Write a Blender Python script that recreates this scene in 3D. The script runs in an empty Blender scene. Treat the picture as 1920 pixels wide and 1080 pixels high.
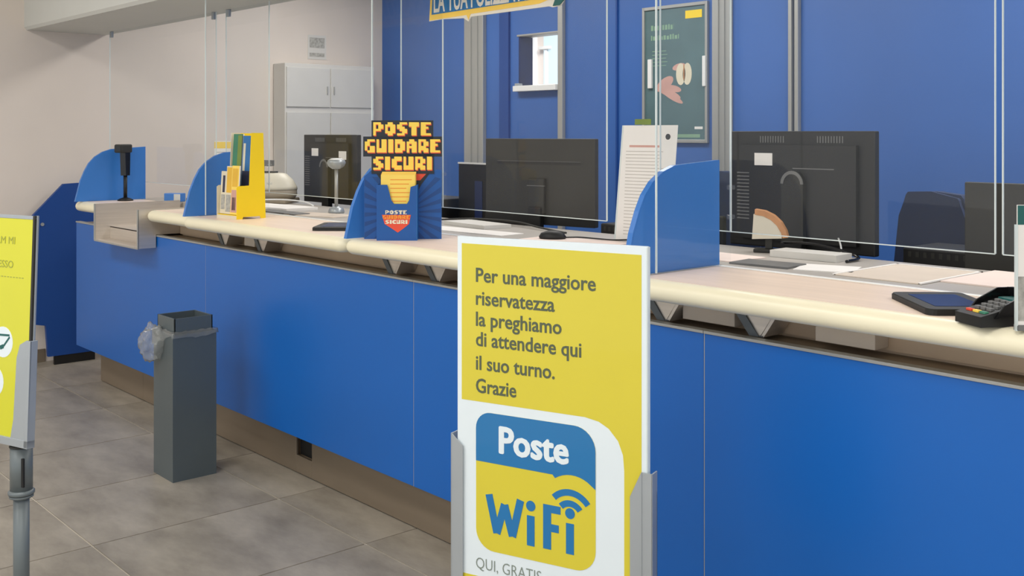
import bpy, bmesh, math, random
from mathutils import Vector, Matrix
random.seed(7)
sc = bpy.context.scene
C = sc.collection
PI = math.pi

# ------------------------------------------------------------------ camera, world, lights, exposure
cam = bpy.data.objects.new('camera', bpy.data.cameras.new('camera'))
C.objects.link(cam)
cam.location = (0, 0, 1.5)
cam.rotation_euler = (PI / 2, 0, math.atan2(.7507, .6606))
cam.data.sensor_width = 36
cam.data.lens = 37.5
cam.data.shift_y = -290 / 1920
cam.data.clip_start = .05
sc.camera = cam

sc.view_settings.view_transform = 'Standard'
sc.view_settings.look = 'None'
sc.view_settings.gamma = 1
sc.view_settings.use_curve_mapping = False
sc.view_settings.exposure = 0.36

w = bpy.data.worlds.new('daylight')
sc.world = w
w.use_nodes = True
w.node_tree.nodes['Background'].inputs[0].default_value = (.93, .96, 1.0, 1)
w.node_tree.nodes['Background'].inputs[1].default_value = .85


def area(name, loc, sx, sy, power, col=(1, 1, 1), rot=(0, 0, 0)):
    l = bpy.data.lights.new(name, 'AREA')
    l.shape = 'RECTANGLE'; l.size = sx; l.size_y = sy; l.energy = power; l.color = col
    o = bpy.data.objects.new(name, l); C.objects.link(o)
    o.location = loc; o.rotation_euler = rot
    return o


for i, (x, y) in enumerate([(-5.6, .3), (-3.0, .3), (-.4, .3), (-3.0, -1.9), (-.4, -1.9)]):
    area('ceiling_lamp', (x, y, 2.96), 1.2, .6, 24, (1, .97, .93))
for i, x in enumerate([-5.9, -3.9, -1.9, .1]):
    area('staff_lamp', (x, 3.9, 2.84), 1.2, .5, 20, (1, .97, .93))
area('side_room_lamp', (-6.6, 6.2, 2.7), 1.0, .6, 45, (1, 1, 1))


# ------------------------------------------------------------------ materials
def srgb(r, g, b):
    f = lambda v: (v / 255 / 12.92) if v <= 10 else ((v / 255 + .055) / 1.055) ** 2.4
    return (f(r), f(g), f(b), 1)


def mat(name, col, rough=.5, metal=0, noise=0, nscale=8, stretch=(1, 1, 1), bump=0, spec=None, coat=0):
    m = bpy.data.materials.new(name); m.use_nodes = True
    nt = m.node_tree; b = nt.nodes['Principled BSDF']
    b.inputs['Base Color'].default_value = col
    b.inputs['Roughness'].default_value = rough
    b.inputs['Metallic'].default_value = metal
    if spec is not None: b.inputs['Specular IOR Level'].default_value = spec
    if coat: b.inputs['Coat Weight'].default_value = coat
    if noise or bump:
        tc = nt.nodes.new('ShaderNodeTexCoord'); mp = nt.nodes.new('ShaderNodeMapping')
        mp.inputs['Scale'].default_value = stretch
        nz = nt.nodes.new('ShaderNodeTexNoise'); nz.inputs['Scale'].default_value = nscale
        nz.inputs['Detail'].default_value = 6
        nt.links.new(tc.outputs['Object'], mp.inputs[0]); nt.links.new(mp.outputs[0], nz.inputs[0])
        if noise:
            r = nt.nodes.new('ShaderNodeValToRGB')
            r.color_ramp.elements[0].position = .3; r.color_ramp.elements[1].position = .7
            r.color_ramp.elements[0].color = tuple(c * (1 - noise) for c in col[:3]) + (1,)
            r.color_ramp.elements[1].color = tuple(min(1, c * (1 + noise)) for c in col[:3]) + (1,)
            nt.links.new(nz.outputs[0], r.inputs[0]); nt.links.new(r.outputs[0], b.inputs['Base Color'])
        if bump:
            bp = nt.nodes.new('ShaderNodeBump'); bp.inputs['Strength'].default_value = bump
            bp.inputs['Distance'].default_value = .002
            nt.links.new(nz.outputs[0], bp.inputs['Height']); nt.links.new(bp.outputs[0], b.inputs['Normal'])
    return m


def floor_mat():
    m = bpy.data.materials.new('stone_tile'); m.use_nodes = True
    nt = m.node_tree; b = nt.nodes['Principled BSDF']; N = nt.nodes.new; L = nt.links.new
    tc = N('ShaderNodeTexCoord'); oi = N('ShaderNodeObjectInfo'); mp = N('ShaderNodeMapping')
    mp.inputs['Scale'].default_value = (1, 2.2, 1); mp.inputs['Rotation'].default_value = (0, 0, .6)
    L(tc.outputs['Object'], mp.inputs[0]); ad = N('ShaderNodeVectorMath'); L(mp.outputs[0], ad.inputs[0])
    sc_ = N('ShaderNodeMath'); sc_.operation = 'MULTIPLY'; sc_.inputs[1].default_value = 40
    L(oi.outputs['Random'], sc_.inputs[0]); L(sc_.outputs[0], ad.inputs[1])
    n1 = N('ShaderNodeTexNoise'); n1.inputs['Scale'].default_value = 2.4; n1.inputs['Detail'].default_value = 9
    n1.inputs['Roughness'].default_value = .65
    L(ad.outputs[0], n1.inputs[0])
    r = N('ShaderNodeValToRGB'); e = r.color_ramp.elements
    e[0].position = .32; e[0].color = srgb(134, 127, 116); e[1].position = .68; e[1].color = srgb(174, 166, 153)
    L(n1.outputs[0], r.inputs[0]); L(r.outputs[0], b.inputs['Base Color'])
    b.inputs['Roughness'].default_value = .42; b.inputs['Specular IOR Level'].default_value = .4
    bp = N('ShaderNodeBump'); bp.inputs['Strength'].default_value = .15; bp.inputs['Distance'].default_value = .003
    L(n1.outputs[0], bp.inputs['Height']); L(bp.outputs[0], b.inputs['Normal'])
    return m


def plexi_mat(name, tint, haze, gloss, rough=.02):
    """thin clear sheet: sees through, mirrors a little at a grazing angle, and mixes in a milky veil standing for reflected haze on the screens"""
    m = bpy.data.materials.new(name); m.use_nodes = True
    nt = m.node_tree; nt.nodes.clear(); N = nt.nodes.new; L = nt.links.new
    out = N('ShaderNodeOutputMaterial'); tr = N('ShaderNodeBsdfTransparent'); tr.inputs[0].default_value = tint
    gl = N('ShaderNodeBsdfGlossy'); gl.inputs['Roughness'].default_value = rough
    df = N('ShaderNodeBsdfDiffuse'); df.inputs[0].default_value = (.8, .82, .82, 1)
    tl = N('ShaderNodeBsdfTranslucent'); tl.inputs[0].default_value = (.8, .82, .82, 1)
    fr = N('ShaderNodeLayerWeight'); fr.inputs[0].default_value = .5      # 'Facing' is the same from both sides of the sheet
    pw = N('ShaderNodeMath'); pw.operation = 'POWER'; pw.inputs[1].default_value = 5
    L(fr.outputs['Facing'], pw.inputs[0])
    mu = N('ShaderNodeMath'); mu.operation = 'MULTIPLY_ADD'; mu.inputs[1].default_value = .9 * gloss; mu.inputs[2].default_value = .03 * gloss
    ds = N('ShaderNodeMixShader'); ds.inputs[0].default_value = .4; L(df.outputs[0], ds.inputs[1]); L(tl.outputs[0], ds.inputs[2])  # pale veil; on the screens it paints in the haze of reflected light
    tc = N('ShaderNodeTexCoord'); nz = N('ShaderNodeTexNoise'); nz.inputs['Scale'].default_value = 2.0
    L(tc.outputs['Object'], nz.inputs[0]); hz = N('ShaderNodeMath'); hz.operation = 'MULTIPLY'; hz.inputs[1].default_value = haze * 2
    L(nz.outputs[0], hz.inputs[0])
    m1 = N('ShaderNodeMixShader'); L(hz.outputs[0], m1.inputs[0]); L(tr.outputs[0], m1.inputs[1]); L(ds.outputs[0], m1.inputs[2])
    m2 = N('ShaderNodeMixShader'); L(pw.outputs[0], mu.inputs[0]); L(mu.outputs[0], m2.inputs[0])
    L(m1.outputs[0], m2.inputs[1]); L(gl.outputs[0], m2.inputs[2]); L(m2.outputs[0], out.inputs[0])
    return m


M = dict(
    wall=mat('plaster', srgb(222, 211, 200), .8, noise=.02, nscale=3),
    blue_wall=mat('blue_wall_panel', srgb(56, 102, 174), .45, noise=.05, nscale=1.5),
    ceil=mat('ceiling_paint', srgb(235, 232, 226), .9, noise=.01),
    soffit=mat('soffit_paint', srgb(205, 206, 200), .6, noise=.03, nscale=2),
    tile=floor_mat(), grout=mat('grout', srgb(205, 198, 186), .8, noise=.05),
    blue=mat('blue_laminate', srgb(6, 98, 186), .36, noise=.03, nscale=2, bump=.05),
    bluedark=mat('dark_blue_laminate', srgb(10, 66, 140), .5, noise=.03, nscale=2),
    divblue=mat('divider_blue', srgb(58, 122, 200), .3, noise=.02, nscale=3),
    kick=mat('brown_steel', srgb(150, 136, 118), .42, metal=.55, noise=.08, nscale=3, stretch=(.4, 1, 4)),
    steel=mat('brushed_steel', srgb(212, 203, 192), .36, metal=.6, noise=.06, nscale=12, stretch=(.3, .3, 8)),
    darksteel=mat('dark_steel', srgb(90, 96, 100), .4, metal=.6, noise=.08),
    recess=mat('recess_board', srgb(214, 190, 162), .6, noise=.12, nscale=3),
    alu=mat('aluminium', srgb(176, 176, 172), .4, metal=.45, noise=.04, nscale=4, stretch=(1, 1, .2)),
    silver=mat('silver_plastic', srgb(170, 176, 180), .35, metal=.4, noise=.03),
    cream=mat('cream_edging', srgb(244, 236, 206), .35, noise=.02, nscale=5),
    wood=mat('pale_beech_laminate', srgb(247, 224, 203), .38, noise=.05, nscale=5, stretch=(.4, 9, 1)),
    shelf=mat('grey_shelf', srgb(176, 170, 162), .45, noise=.04, nscale=4),
    white=mat('white_plastic', srgb(235, 235, 232), .4, noise=.01),
    paper=mat('paper', srgb(240, 236, 230), .8, noise=.02),
    paperpink=mat('pinkish_paper', srgb(238, 220, 210), .8, noise=.02),
    papertan=mat('tan_card', srgb(214, 200, 184), .8, noise=.03),
    offwhite=mat('cabinet_grey', srgb(212, 209, 202), .5, noise=.02),
    cabdark=mat('cabinet_grey_door', srgb(208, 206, 200), .5, noise=.02),
    black=mat('black_plastic', srgb(16, 16, 15), .55, noise=.1),
    black2=mat('black_gloss', srgb(14, 14, 15), .2, noise=.05),
    charcoal=mat('charcoal_plastic', srgb(44, 43, 38), .6, noise=.06),
    grey=mat('grey_plastic', srgb(110, 110, 108), .5, noise=.05),
    bin=mat('bin_grey_paint', srgb(90, 100, 104), .35, metal=.2, noise=.04, nscale=5),
    stand=mat('stand_grey_paint', srgb(104, 112, 114), .4, metal=.1, noise=.03),
    yellow=mat('yellow_print', srgb(215, 200, 52), .3, coat=.3, noise=.01),
    yellowg=mat('lime_yellow_print', srgb(210, 208, 20), .3, coat=.3, noise=.01),
    signwhite=mat('sign_white_print', srgb(226, 236, 240), .3, coat=.3, noise=.01),
    signblue=mat('sign_blue_print', srgb(12, 112, 172), .3, coat=.3, noise=.01),
    textgrey=mat('grey_ink', srgb(84, 92, 70), .4, noise=.02),
    textfaint=mat('faint_grey_ink', srgb(128, 138, 128), .4, noise=.02),
    olivefaint=mat('faint_olive_ink', srgb(160, 165, 60), .4, noise=.02),
    holder=mat('yellow_card', srgb(250, 214, 20), .5, noise=.02),
    pack=mat('display_blue_card', srgb(10, 82, 156), .45, noise=.04),
    packdark=mat('display_dark_blue', srgb(9, 66, 130), .45, noise=.04),
    outline=mat('display_outline_ink', srgb(26, 34, 44), .5, noise=.04),
    letter=mat('letter_yellow_ink', srgb(252, 214, 84), .5, noise=.02),
    letterred=mat('letter_red_ink', srgb(228, 78, 50), .5, noise=.03),
    orange=mat('orange_ink', srgb(240, 150, 50), .5, noise=.03),
    leafyellow=mat('leaflet_yellow', srgb(250, 216, 100), .6, noise=.03),
    leafgreen=mat('leaflet_green', srgb(60, 128, 100), .5, noise=.1),
    leafolive=mat('leaflet_olive', srgb(120, 140, 60), .5, noise=.1),
    leafblue=mat('leaflet_blue', srgb(40, 110, 170), .5, noise=.1),
    leafnavy=mat('leaflet_navy', srgb(40, 44, 74), .5, noise=.1),
    leafgold=mat('leaflet_gold', srgb(232, 184, 60), .5, noise=.08),
    leafcream=mat('leaflet_cream', srgb(226, 216, 190), .6, noise=.1),
    faintline=mat('faint_text_ink', srgb(196, 190, 182), .7, noise=.05),
    skin=mat('skin_tone_print', srgb(206, 160, 148), .6, noise=.12),
    poster=mat('poster_teal', srgb(84, 112, 116), .45, noise=.12, nscale=5),
    greenink=mat('pale_green_ink', srgb(134, 168, 140), .5, noise=.05),
    navy=mat('navy_fabric', srgb(34, 50, 84), .85, noise=.1, nscale=40),
    navyprint=mat('screen_navy', srgb(22, 42, 88), .3, noise=.2, nscale=6),
    blackfab=mat('black_fabric', srgb(36, 37, 38), .9, noise=.1, nscale=40),
    tan=mat('tan_wood', srgb(196, 140, 92), .45, noise=.12, nscale=20),
    beige=mat('beige_plastic', srgb(220, 212, 192), .45, noise=.03),
    beigedark=mat('beige_dark_plastic', srgb(158, 146, 126), .5, noise=.03),
    cyan=mat('banner_blue', srgb(20, 110, 168), .45, noise=.25, nscale=30, stretch=(3, 1, .5)),
    bannery=mat('banner_yellow', srgb(246, 204, 84), .45, noise=.05),
    bannerw=mat('banner_white', srgb(228, 222, 208), .5, noise=.03),
    teal=mat('teal_print', srgb(20, 92, 88), .5, noise=.03),
    greycard=mat('grey_mottled_print', srgb(170, 168, 160), .6, noise=.3, nscale=60),
    bag=plexi_mat('bag_film', (.86, .88, .88, 1), .26, 1.6, .12),
    plexi=plexi_mat('acrylic_sheet', (.985, .99, .99, 1), .010, .45),
    acrylic=plexi_mat('acrylic_stand', (.97, .98, .98, 1), .05, .8),
    edge=mat('polished_acrylic_edge', srgb(214, 224, 222), .25, noise=.02),
    bright=None,
)
m = bpy.data.materials.new('daylit_window'); m.use_nodes = True
b = m.node_tree.nodes['Principled BSDF']
b.inputs['Emission Color'].default_value = srgb(200, 222, 232); b.inputs['Emission Strength'].default_value = .75
b.inputs['Base Color'].default_value = srgb(120, 130, 135)
M['bright'] = m


# ------------------------------------------------------------------ mesh helpers
WORLD = set()


class MB:
    def __init__(self): self.bm = bmesh.new()

    def poly(self, pts):
        vs = [self.bm.verts.new(p) for p in pts]
        return self.bm.faces.new(vs)

    def box(self, x0, x1, y0, y1, z0, z1, bev=0, seg=2, M4=None):
        t = bmesh.new(); bmesh.ops.create_cube(t, size=1)
        for v in t.verts: v.co = Vector(((x0 + x1) / 2 + v.co.x * (x1 - x0), (y0 + y1) / 2 + v.co.y * (y1 - y0), (z0 + z1) / 2 + v.co.z * (z1 - z0)))
        if bev: bmesh.ops.bevel(t, geom=t.edges[:], offset=bev, segments=seg, profile=.5, affect='EDGES')
        self._add(t, M4); return self

    def _add(self, t, M4=None):
        mp = {}
        for v in t.verts: mp[v] = self.bm.verts.new((M4 @ v.co) if M4 else v.co)
        for f in t.faces:
            try:
                n = self.bm.faces.new([mp[v] for v in f.verts]); n.smooth = f.smooth
            except ValueError: pass
        t.free()

    def prism(self, pts, axis, a0, a1):
        """pts: 2-D outline in the two axes other than `axis` (in x,y,z order)"""
        def P(p, a):
            return {'x': (a, p[0], p[1]), 'y': (p[0], a, p[1]), 'z': (p[0], p[1], a)}[axis]
        lo = [self.bm.verts.new(P(p, a0)) for p in pts]; hi = [self.bm.verts.new(P(p, a1)) for p in pts]
        n = len(pts)
        self.bm.faces.new(lo); self.bm.faces.new(hi[::-1])
        for i in range(n): self.bm.faces.new([lo[i], hi[i], hi[(i + 1) % n], lo[(i + 1) % n]])
        return self

    def cone(self, p0, p1, r0, r1=None, n=20, cap=True):
        r1 = r0 if r1 is None else r1
        p0 = Vector(p0); p1 = Vector(p1); d = (p1 - p0).normalized()
        u = d.orthogonal().normalized(); v = d.cross(u)
        a = []; b_ = []
        for i in range(n):
            t = 2 * PI * i / n; o = u * math.cos(t) + v * math.sin(t)
            a.append(self.bm.verts.new(p0 + o * r0)); b_.append(self.bm.verts.new(p1 + o * r1))
        for i in range(n):
            f = self.bm.faces.new([a[i], a[(i + 1) % n], b_[(i + 1) % n], b_[i]]); f.smooth = True
        if cap: self.bm.faces.new(a[::-1]); self.bm.faces.new(b_)
        return self

    def lathe(self, prof, c=(0, 0, 0), n=24, sx=1, sy=1):
        rings = []
        for r, z in prof:
            rings.append([self.bm.verts.new((c[0] + sx * r * math.cos(2 * PI * i / n), c[1] + sy * r * math.sin(2 * PI * i / n), c[2] + z)) for i in range(n)])
        for a, b_ in zip(rings, rings[1:]):
            for i in range(n):
                f = self.bm.faces.new([a[i], a[(i + 1) % n], b_[(i + 1) % n], b_[i]]); f.smooth = True
        self.bm.faces.new(rings[0][::-1]); self.bm.faces.new(rings[-1])
        return self

    def tube(self, pts, r, n=8, sub=6):
        P = [Vector(p) for p in pts]; out = []
        for i in range(len(P) - 1):
            p0 = P[max(i - 1, 0)]; p1 = P[i]; p2 = P[i + 1]; p3 = P[min(i + 2, len(P) - 1)]
            for k in range(sub):
                t = k / sub
                out.append(.5 * ((2 * p1) + (-p0 + p2) * t + (2 * p0 - 5 * p1 + 4 * p2 - p3) * t * t + (-p0 + 3 * p1 - 3 * p2 + p3) * t ** 3))
        out.append(P[-1]); rings = []
        u = None
        for i, p in enumerate(out):
            d = (out[min(i + 1, len(out) - 1)] - out[max(i - 1, 0)]).normalized()
            u = d.orthogonal().normalized() if u is None else (u - d * u.dot(d)).normalized()
            v = d.cross(u)
            rings.append([self.bm.verts.new(p + (u * math.cos(2 * PI * k / n) + v * math.sin(2 * PI * k / n)) * r) for k in range(n)])
        for a, b_ in zip(rings, rings[1:]):
            for k in range(n):
                f = self.bm.faces.new([a[k], a[(k + 1) % n], b_[(k + 1) % n], b_[k]]); f.smooth = True
        self.bm.faces.new(rings[0][::-1]); self.bm.faces.new(rings[-1])
        return self

    def build(self, name, m, parent=None, label=None, kind=None):
        bm = self.bm
        root = parent
        while root is not None and root.parent: root = root.parent
        if root is not None and root.name in WORLD:
            bmesh.ops.translate(bm, verts=bm.verts[:], vec=-root.location)
        bmesh.ops.recalc_face_normals(bm, faces=bm.faces[:])
        me = bpy.data.meshes.new(name); bm.to_mesh(me); bm.free()
        me.materials.append(M[m] if isinstance(m, str) else m)
        o = bpy.data.objects.new(name, me); C.objects.link(o)
        if parent is not None: o.parent = parent
        if label: o['label'] = label
        if kind: o['kind'] = kind
        return o


def thing(name, label, cat, loc=(0, 0, 0), rotz=0, group=None, world=False, rotx=0):
    o = bpy.data.objects.new(name, None); C.objects.link(o)
    o.empty_display_size = .05
    o.location = loc; o.rotation_euler = (rotx, 0, rotz); o['label'] = label; o['category'] = cat
    if group: o['group'] = group
    if world: WORLD.add(o.name)
    return o


def tag(o, label, cat, group=None):
    o['label'] = label; o['category'] = cat
    if group: o['group'] = group
    return o


def set_origin(o):
    """move a world-built single mesh so that its origin sits at its base"""
    me = o.data; xs = [v.co for v in me.vertices]
    c = Vector(((min(v.x for v in xs) + max(v.x for v in xs)) / 2, (min(v.y for v in xs) + max(v.y for v in xs)) / 2, min(v.z for v in xs)))
    me.transform(Matrix.Translation(-c)); o.location = c
    return o


def struct(name, mb, m, parent=None, label=None):
    return mb.build(name, m, parent, label, None if parent else 'structure')


def dup(root, loc=None, rotz=None, label=None, group=None):
    r = root.copy(); C.objects.link(r)
    if loc is not None: r.location = loc
    if rotz is not None: r.rotation_euler.z = rotz
    if label: r['label'] = label
    if group: r['group'] = group
    for ch in list(root.children):
        c = ch.copy(); C.objects.link(c); c.parent = r
        for g in list(ch.children):
            d = g.copy(); C.objects.link(d); d.parent = c
    return r


def lettering(body, x0, x1, zb, cap, y, parent, m, bold=0.0, depth=.0006, name='lettering', slant=0, fat=0):
    """flat print in the local XZ plane facing -Y: baseline zb, capital height cap, stretched to x0..x1"""
    cu = bpy.data.curves.new('t', 'FONT'); cu.body = body; cu.size = 1; cu.offset = bold; cu.extrude = 0
    cu.resolution_u = 3
    o = bpy.data.objects.new('t', cu); C.objects.link(o)
    ref = bpy.data.curves.new('r', 'FONT'); ref.body = 'H'; ref.size = 1; ref.offset = bold
    r = bpy.data.objects.new('r', ref); C.objects.link(r)
    bpy.context.view_layer.update()
    dg = bpy.context.evaluated_depsgraph_get()
    me = bpy.data.meshes.new_from_object(o.evaluated_get(dg)); rm = bpy.data.meshes.new_from_object(r.evaluated_get(dg))
    ch = max(v.co.y for v in rm.vertices)
    bpy.data.objects.remove(o); bpy.data.objects.remove(r); bpy.data.meshes.remove(rm)
    xa = min(v.co.x for v in me.vertices); xb = max(v.co.x for v in me.vertices)
    sx = (x1 - x0) / (xb - xa)
    for v in me.vertices:
        X = (v.co.x - xa) * sx + x0; Z = zb + v.co.y * cap / ch
        v.co = Vector((X + slant * (Z - zb), y, Z))
    bm = bmesh.new(); bm.from_mesh(me)
    for f in bm.faces: f.smooth = False
    ret = bmesh.ops.extrude_face_region(bm, geom=bm.faces[:])
    for f in bm.faces: f.smooth = False
    bmesh.ops.translate(bm, verts=[g for g in ret['geom'] if isinstance(g, bmesh.types.BMVert)], vec=(0, -depth, 0))
    mb = MB(); mb.bm.free(); mb.bm = bm
    if fat:                                  # heavier weight: copies of the word shifted by a fraction of the stroke
        src = bm.copy()
        for k in range(8):
            a = 2 * PI * k / 8
            mb._add(src.copy(), Matrix.Translation((fat * math.cos(a), -.00003 * (k + 1), fat * .8 * math.sin(a))))
        src.free()
    bpy.data.meshes.remove(me)
    return mb.build(name, m, parent)


def rrect(x0, x1, z0, z1, radii, n=8):
    """rounded outline; radii = (bottom left, bottom right, top right, top left)"""
    out = []
    for (cx, cz, r, a0) in ((x0, z0, radii[0], PI), (x1, z0, radii[1], 1.5 * PI), (x1, z1, radii[2], 0), (x0, z1, radii[3], .5 * PI)):
        sx = 1 if cx == x0 else -1; sz = 1 if cz == z0 else -1
        if r == 0: out.append((cx, cz)); continue
        for k in range(n + 1):
            a = a0 + .5 * PI * k / n
            out.append((cx + sx * r + r * math.cos(a), cz + sz * r + r * math.sin(a)))
    return out


# ------------------------------------------------------------------ the setting
XW, YB = -7.3, 5.0        # end wall, blue back wall
fl = struct('floor', MB().box(XW, 3.0, -3.2, 5.0, -.06, -.004).box(-9.2, 3.0, 5.0, 7.2, -.06, -.004), 'grout')
fl['label'] = 'pale grout bed under large grey stone floor tiles'
TX, TY = .64, .757
tile_mesh = {}
xs = [-3.28 + TX * k for k in range(-8, 9)]
for i, x in enumerate(xs):
    for j in range(-3, 5):
        y = 1.417 + TY * j
        a, b_ = max(x + .0035, XW), x + TX - .0035
        if b_ > 2.5 or b_ < XW + .02: continue
        key = (round(b_ - a, 3),)
        if key not in tile_mesh:
            t = MB().box(0, b_ - a, 0, TY - .007, -.004, 0).build('floor_tile', 'tile', fl)
            tile_mesh[key] = t.data
        else:
            t = bpy.data.objects.new('floor_tile', tile_mesh[key]); C.objects.link(t); t.parent = fl
        t.location = (a, y + .0035, 0)
# deeper staff floor, plain
wl = struct('wall_left', MB().box(XW - .12, XW, -3.2, 5.0, 0, 3.2), 'wall')
bb = MB().box(XW, XW + .012, -3.2, 2.33, 0, .085, .002)
struct('baseboard_left', bb, 'kick')
# blue back wall with a hatch
wb = struct('wall_back', MB().box(XW, -5.597, YB, YB + .1, 0, 2.9).box(-5.19, 3.0, YB, YB + .1, 0, 2.9)
            .box(-5.597, -5.19, YB, YB + .1, 0, 1.83).box(-5.597, -5.19, YB, YB + .1, 2.19, 2.9), 'blue_wall')
for (a, b_) in ((-6.183, -5.965), (-3.886, -3.76)):
    p = MB().box(a, b_, YB - .035, YB + .001, 0, 2.9, .004)
    p.box(a + .35 * (b_ - a), a + .42 * (b_ - a), YB - .045, YB - .03, 0, 2.9).box(a + .7 * (b_ - a), a + .76 * (b_ - a), YB - .045, YB - .03, 0, 2.9)
    p.build('pilaster', 'alu', wb)
MB().box(-5.185, -5.14, YB - .03, YB + .001, 0, 2.9, .003).build('profile', 'alu', wb)
MB().box(-3.372, -3.350, YB - .03, YB + .001, 0, 2.9, .003).box(-3.332, -3.308, YB - .03, YB + .001, 0, 2.9, .003).build('profile', 'alu', wb)
MB().box(-5.80, -5.70, YB - .02, YB + .001, 0, 2.9, .003).build('joint_strip', 'bluedark', wb)
MB().box(-4.67, -4.655, YB - .012, YB + .001, 0, 2.9, .003).build('joint_strip', 'bluedark', wb)
# hatch
win = bpy.data.objects.new('window_1', None); C.objects.link(win); win['kind'] = 'structure'
win['label'] = 'small open hatch with white sill in the blue back wall'
MB().box(-5.62, -5.185, YB - .05, YB + .12, 1.792, 1.832, .004).build('window_sill', 'white', win)
MB().box(-5.61, -5.185, YB - .02, YB + .1, 2.178, 2.192, .003).build('window_head', 'alu', win)
MB().box(-5.6, -5.585, YB - .01, YB + .11, 1.832, 2.178, .002).build('window_jamb', 'navyprint', win)
MB().box(-5.61, -5.57, YB - .04, YB + .0, 1.832, 1.85, .003).build('window_catch', 'silver', win)
# the room seen through the hatch
sd = struct('wall_side_room', MB().box(-9.2, -4.6, 7.0, 7.1, 0, 2.9).box(-9.2, XW - .121, 4.9, 4.999, 0, 2.9), 'wall')
MB().box(-8.4, -7.61, 6.98, 7.001, .02, 2.6, .004).build('dark_door_leaf', 'navyprint', sd)
MB().box(-7.61, -7.58, 6.96, 7.001, .02, 2.6, .004).build('door_frame', 'white', sd)
MB().box(-7.47, -6.6, 6.975, 7.001, 1.3, 2.6, .004).build('bright_pane', 'bright', sd)
MB().box(-7.43, -7.405, 6.95, 7.001, 1.3, 2.32, .004).build('frame_bar', 'white', sd)
MB().box(-7.50, -7.36, 6.93, 7.001, 2.30, 2.33, .004).build('frame_bar', 'offwhite', sd)
struct('ceiling_customer', MB().box(XW, 3.0, -3.2, 2.2, 3.0, 3.1), 'ceil')
struct('ceiling_staff', MB().box(XW, 3.0, 2.75, 5.0, 2.9, 3.0).box(-9.2, 3.0, 5.0, 7.2, 2.9, 3.0), 'ceil')
so = MB().prism([(2.2, 2.9), (2.2, 2.19), (2.215, 2.172), (2.73, 2.17), (2.75, 2.19), (2.75, 2.9)], 'x', XW, 3.0)
struct('trim_bulkhead', so, 'soffit')

# ------------------------------------------------------------------ counter
ct = thing('service_counter', 'long blue service counter with brown metal kickboard running along the room', 'counter', (-2.3, 2.7, 0), world=True)
MB().box(-6.58, 2.2, 2.44, 3.16, 0, .955).box(-6.58, -6.06, 2.44, 3.16, .955, 1.039).box(-5.43, 2.2, 2.44, 3.16, .955, 1.039).box(-6.06, -5.43, 2.72, 3.16, .955, 1.039).build('carcass', 'recess', ct)
seams = [-6.632, -4.864, -3.158, -1.826, -.4, 1.0, 2.2]
for a, b_ in zip(seams, seams[1:]):
    MB().box(a + .0015, b_ - .0015, 2.30, 2.322, .212, .958, .0015).build('front_panel', 'blue', ct)
    MB().box(a + .0005, b_ - .0005, 2.296, 2.326, .958, .966, .001).build('top_trim', 'alu', ct)
    MB().box(a + .003, b_ - .003, 2.322, 2.44, .3, .94).build('panel_batten', 'recess', ct)
MB().box(-6.632, 2.2, 2.326, 2.44, .938, .9575).build('cable_ledge', 'kick', ct)
# thin aluminium strips between front panels
for s_ in seams[1:-1]:
    MB().box(s_ - .0012, s_ + .0012, 2.301, 2.312, .212, .958).build('panel_joint', 'alu', ct)
kseams = [-6.5, -5.86, -5.32, -4.17, -4.04, -1.9, 0, 2.2]
for a, b_ in zip(kseams, kseams[1:]):
    if a == -4.17: continue
    MB().box(a + .001, b_ - .001, 2.40, 2.41, .004, .23, .001).build('kickboard', 'kick', ct)
MB().box(-4.17, -4.04, 2.40, 2.41, .004, .08, .001).build('kickboard', 'kick', ct)
MB().box(-4.168, -4.042, 2.42, 2.439, .08, .22).build('open_slot', 'black', ct)
# gap under the worktop: recess board and steel brackets
MB().box(-6.5, -6.06, 2.425, 2.44, .966, 1.039).box(-5.43, 2.2, 2.425, 2.44, .966, 1.039).build('recess_board', 'recess', ct)


def bracket(x, flip=0):
    mb = MB()
    mb.prism([(x - .075, 1.04), (x + .05, 1.04), (x + .002, .9665), (x - .012, .9665)], 'y', 2.335, 2.339)
    mb.prism([(x + .0, .9665), (x + .05, 1.04), (x + .062, 1.04), (x + .012, .9665)], 'y', 2.335, 2.42)
    mb.build('bracket', 'steel', ct)
    mb = MB().prism([(x - .09, 1.04), (x - .06, 1.04), (x + .0, .9665), (x - .03, .9665)], 'y', 2.33, 2.336)
    mb.box(x - .03, x + .01, 2.332, 2.42, .9665, .970)
    mb.build('bracket_strut', 'darksteel', ct)


for x in (-4.73, -4.36, -3.33, -3.06, -1.99, -1.67, -.5):
    bracket(x)
for a, b_ in ((-1.95, -1.77), (-1.52, -1.355), (-4.58, -4.48)):
    MB().box(a, b_, 2.36, 2.424, .975, 1.035, .002).build('gap_filler', 'papertan', ct, label='pale block fixed in the gap under the worktop')

# worktops
R0 = .031


def worktop(x0, x1, label, y0=2.195, y1=2.622):
    t = thing('worktop', label, 'worktop', ((x0 + x1) / 2, (y0 + y1) / 2, 1.04), world=True, group='booth worktops')
    mb = MB(); rings = []
    for k in range(9):
        a = -PI / 2 + PI * k / 8
        ins = R0 * (1 - math.cos(a)); z = 1.07 + .0295 * math.sin(a)
        o = rrect(x0 + ins, x1 - ins, y0 + ins, y1 - ins, (.045 - ins * .9,) * 4, 6)
        rings.append([mb.bm.verts.new((p[0], p[1], z)) for p in o])
    for A, B in zip(rings, rings[1:]):
        n = len(A)
        for i in range(n):
            f = mb.bm.faces.new([A[i], A[(i + 1) % n], B[(i + 1) % n], B[i]]); f.smooth = True
    mb.bm.faces.new(rings[0][::-1]); mb.bm.faces.new(rings[-1])
    mb.build('edging', 'cream', t)
    MB().prism(rrect(x0 + .034, x1 - .034, y0 + .036, y1 - .034, (.012,) * 4, 3), 'z', 1.0985, 1.1).build('laminate_top', 'wood', t)
    return t


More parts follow.
